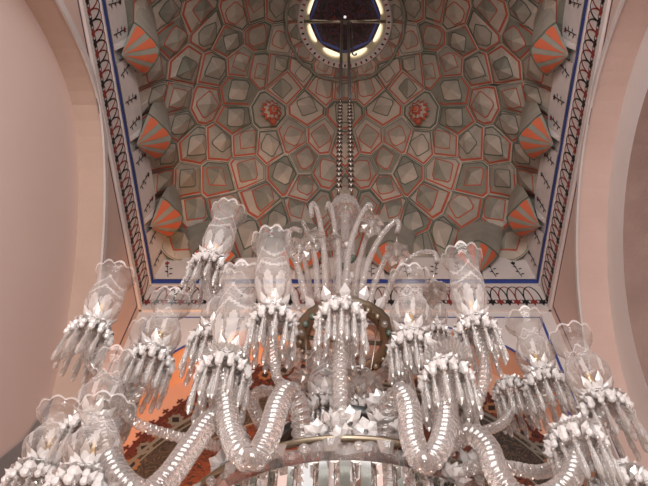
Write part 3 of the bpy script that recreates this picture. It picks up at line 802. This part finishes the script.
# crystal flowers
fm = MB(); petal_ring(fm, 6, .010, .055, .0, .028, .02, M['petal']); petal_ring(fm, 6, .008, .036, .01, .045, .016, M['petal'], .5); fm.ball((0, 0, .03), .012, M['petal'], 8, 5); ME_FL = mk(fm, 'crystal_flower')
for px, py, Y, s_, in ((332, 428, 1.60, 1.15), (350, 424, 1.60, 1.0), (318, 436, 1.60, .9), (380, 425, 1.64, 1.0), (395, 432, 1.64, .8), (222, 466, 1.74, .9), (380, 405, 1.75, 1.0), (366, 432, 1.62, .9),
                       (344, 440, 1.59, .9), (470, 470, 1.70, 1.2), (452, 480, 1.68, 1.0), (240, 440, 1.7, .7), (306, 408, 1.9, .8), (560, 446, 1.9, .9), (390, 402, 1.9, .9)):
    o = link('crystal_flower', ME_FL, chan, L(at(px, py, Y))); o.scale = (s_,)*3
    o.rotation_euler = (random.uniform(.3, 1.0), random.uniform(-.4, .4), random.uniform(0, 6))
# inner metal collar and stem
b = MB(); c2 = L((0, YC, EYE+1.93)); b.lathe([(.30, -.02), (.315, 0), (.30, .02), (.26, .02), (.26, -.02), (.30, -.02)], M['metal'], 64, c2)
for k in range(6):
    a = 2*PI*k/6+.3; b.tube([c2+Vector((.28*math.cos(a), .28*math.sin(a), 0)), c2+Vector((.30*math.cos(a), .30*math.sin(a), -.45))], .010, M['metal'], 6)
part(b, 'metal_collar')
b = MB(); prof = [(.03, 1.5), (.05, 1.54), (.09, 1.60), (.05, 1.66), (.035, 1.75), (.06, 1.85), (.075, 1.95), (.05, 2.05), (.03, 2.12), (.028, 2.3), (.055, 2.38), (.06, 2.48), (.035, 2.56), (.03, 2.66),
                  (.07, 2.72), (.05, 2.80), (.03, 2.86), (.026, 3.0), (.045, 3.08), (.05, 3.16), (.028, 3.25), (.025, 3.4), (.04, 3.5), (.045, 3.6), (.028, 3.7), (.026, 3.95), (.04, 4.02), (.03, 4.08)]
b.lathe([(r, z-1.5) for r, z in prof], M['crystal'], 20, (0, 0, 0)); part(b, 'central_stem')
b = MB()
for k in range(26):
    a = k*2.4; z = 1.38+k*.03
    b.ball((.05*math.cos(a), .05*math.sin(a), z), .022, M['teal' if k % 3 == 0 else 'petal'], 8, 5)
part(b, 'stem_beads')
# upper tier: ring plate seen from beneath
b = MB(); TZ = 2.72-1.5; R1 = .225
b.lathe([(R1-.045, TZ-.005), (R1-.02, TZ-.02), (R1+.02, TZ-.012), (R1+.035, TZ+.008), (R1+.01, TZ+.02), (R1-.04, TZ+.01)], M['gold'], 64, mod=lambda t, i: 1+.01*math.cos(24*t)); 
part(b, 'tier_ring')
bmes = []
for m_ in ('crystal', 'gold', 'teal'):
    b = MB(); b.ball((0, 0, 0), .019, M[m_], 8, 5); bmes.append(mk(b, 'ring_bead'))
for k in range(24):
    a = 2*PI*k/24; link('ring_bead', bmes[(k*2+k//3) % 3], chan, ((R1+.002)*math.cos(a), (R1+.002)*math.sin(a), TZ-.022))
b = MB(); b.lathe([(R1-.04, TZ+.005), (.15, TZ+.03), (.08, TZ+.06), (.03, TZ+.08)], M['glass'], 24, smooth=False, mod=lambda t, i: 1); part(b, 'tier_plate')
b = MB(); b.tube([(-R1+.04, -.02, TZ-.01), (R1-.04, .02, TZ-.01)], .012, M['gold'], 8); b.tube([(0, -R1+.04, TZ-.015), (0, R1-.04, TZ-.015)], .010, M['metal'], 8); part(b, 'cross_brace')
pb_ = MB(); petal_ring(pb_, 1, R1-.02, R1+.06, .0, .07, .028, M['petal']); ME_TPE = mk(pb_, 'tier_petal')
for k in range(16): link('tier_petal', ME_TPE, chan, (0, 0, TZ+.03)).rotation_euler = (0, 0, 2*PI*k/16)
# crown at the top
b = MB(); CZ = 4.30-1.5
b.lathe([(.015, .0), (.03, -.01), (.035, -.03), (.085, -.10), (.10, -.20), (.115, -.27), (.10, -.275), (.085, -.2)], M['crystal'], 36, (0, 0, CZ), smooth=False, mod=lambda t, i: 1+.06*(1 if int(round(t/(2*PI)*36)) % 2 else -1)*(i > 2)); part(b, 'pleated_crown')
b = MB(); b.tube([(-.05, 0, CZ+.05), (0, 0, CZ-.01), (.05, 0, CZ+.05)], .014, M['gold'], 8); part(b, 'crown_hook')
# plume canes with hanging star flowers
sf = MB(); petal_ring(sf, 7, .010, .065, -.035, -.060, .022, M['crystal'], 0, .010); petal_ring(sf, 6, .006, .04, .0, -.03, .018, M['crystal'], .5)
sf.lathe([(.004, .03), (.014, .015), (.02, -.005), (.03, -.03), (.012, -.055), (.001, -.075)], M['crystal'], 8, smooth=False); ME_SF = mk(sf, 'star_pendant')
PL = [
    ([(306, 300, 2.05), (300, 274, 2.02), (292, 252, 1.98), (288, 236, 1.94), (293, 229, 1.90), (301, 231, 1.88)], None),
    ([(318, 300, 2.08), (316, 265, 2.06), (310, 238, 2.04), (303, 222, 2.00)], (312, 236, 2.0)),
    ([(326, 298, 2.05), (324, 250, 2.02), (319, 217, 1.98), (314, 204, 1.95), (311, 207, 1.93), (312, 216, 1.92)], None),
    ([(336, 296, 2.18), (336, 245, 2.15), (333, 215, 2.10), (329, 203, 2.08), (327, 209, 2.05)], (335, 236, 2.05)),
    ([(345, 294, 1.98), (349, 252, 1.95), (358, 222, 1.92), (368, 205, 1.90), (371, 208, 1.88)], (374, 222, 1.95)),
    ([(354, 298, 2.1), (358, 268, 2.08), (364, 244, 2.06), (371, 228, 2.04)], None),
    ([(360, 299, 2.0), (367, 266, 1.98), (380, 238, 1.95), (394, 222, 1.92), (399, 224, 1.90), (397, 232, 1.90)], (397, 248, 1.93)),
    ([(369, 308, 2.05), (375, 282, 2.03), (385, 260, 2.0), (393, 248, 1.98)], None),
    ([(380, 312, 2.1), (390, 285, 2.08), (402, 264, 2.05), (420, 253, 2.02), (434, 253, 2.0), (437, 262, 1.99)], (433, 284, 2.02)),
    ([(299, 312, 2.1), (293, 292, 2.08), (286, 276, 2.05), (282, 268, 2.02)], (299, 247, 1.95)),
    ([(330, 296, 2.4), (327, 262, 2.42), (322, 236, 2.45)], None),
    ([(352, 296, 2.4), (353, 255, 2.42), (352, 228, 2.45)], None),
    ([(340, 296, 2.0), (339, 262, 2.0), (338, 240, 2.0)], None),
    ([(312, 302, 2.3), (305, 262, 2.35), (296, 240, 2.38)], None),
]
for path, st in PL:
    P = [at(*q) for q in path]; p = [L(q) for q in spline(P, .005)]
    b = MB(); b.tube(p, lambda t: .019-.006*t, M['crystal'], 12, amp=.20, pitch=.022, lobes=2, smooth=False); part(b, 'plume_cane')
    if st:
        o = link('star_pendant', ME_SF, chan, L(at(*st))); o.scale = (1.25,)*3; o.rotation_euler = (random.uniform(-.3, .3), random.uniform(-.3, .3), random.random()*6)
        h = MB(); h.tube([L(P[-1]), L(at(*st))+Vector((0, 0, .03))], .0035, M['silver'], 5); part(h, 'pendant_wire')
# stars hanging under the upper tier
for px, py, Y in ((306, 372, 2.1), (371, 376, 2.1), (388, 362, 2.15), (318, 350, 2.0), (292, 352, 2.15), (400, 366, 2.2), (343, 366, 2.05), (428, 292, 2.1)):
    q = L(at(px, py, Y)); o = link('star_pendant', ME_SF, chan, q); o.scale = (1.1,)*3; o.rotation_euler = (.2, .1, random.random()*6)
    h = MB(); a = math.atan2(q.y, q.x); e = Vector((R1*math.cos(a), R1*math.sin(a), TZ)) if py > 300 else q+Vector((0, 0, .25))
    h.tube([q+Vector((0, 0, .03)), e], .003, M['silver'], 5); part(h, 'pendant_wire')
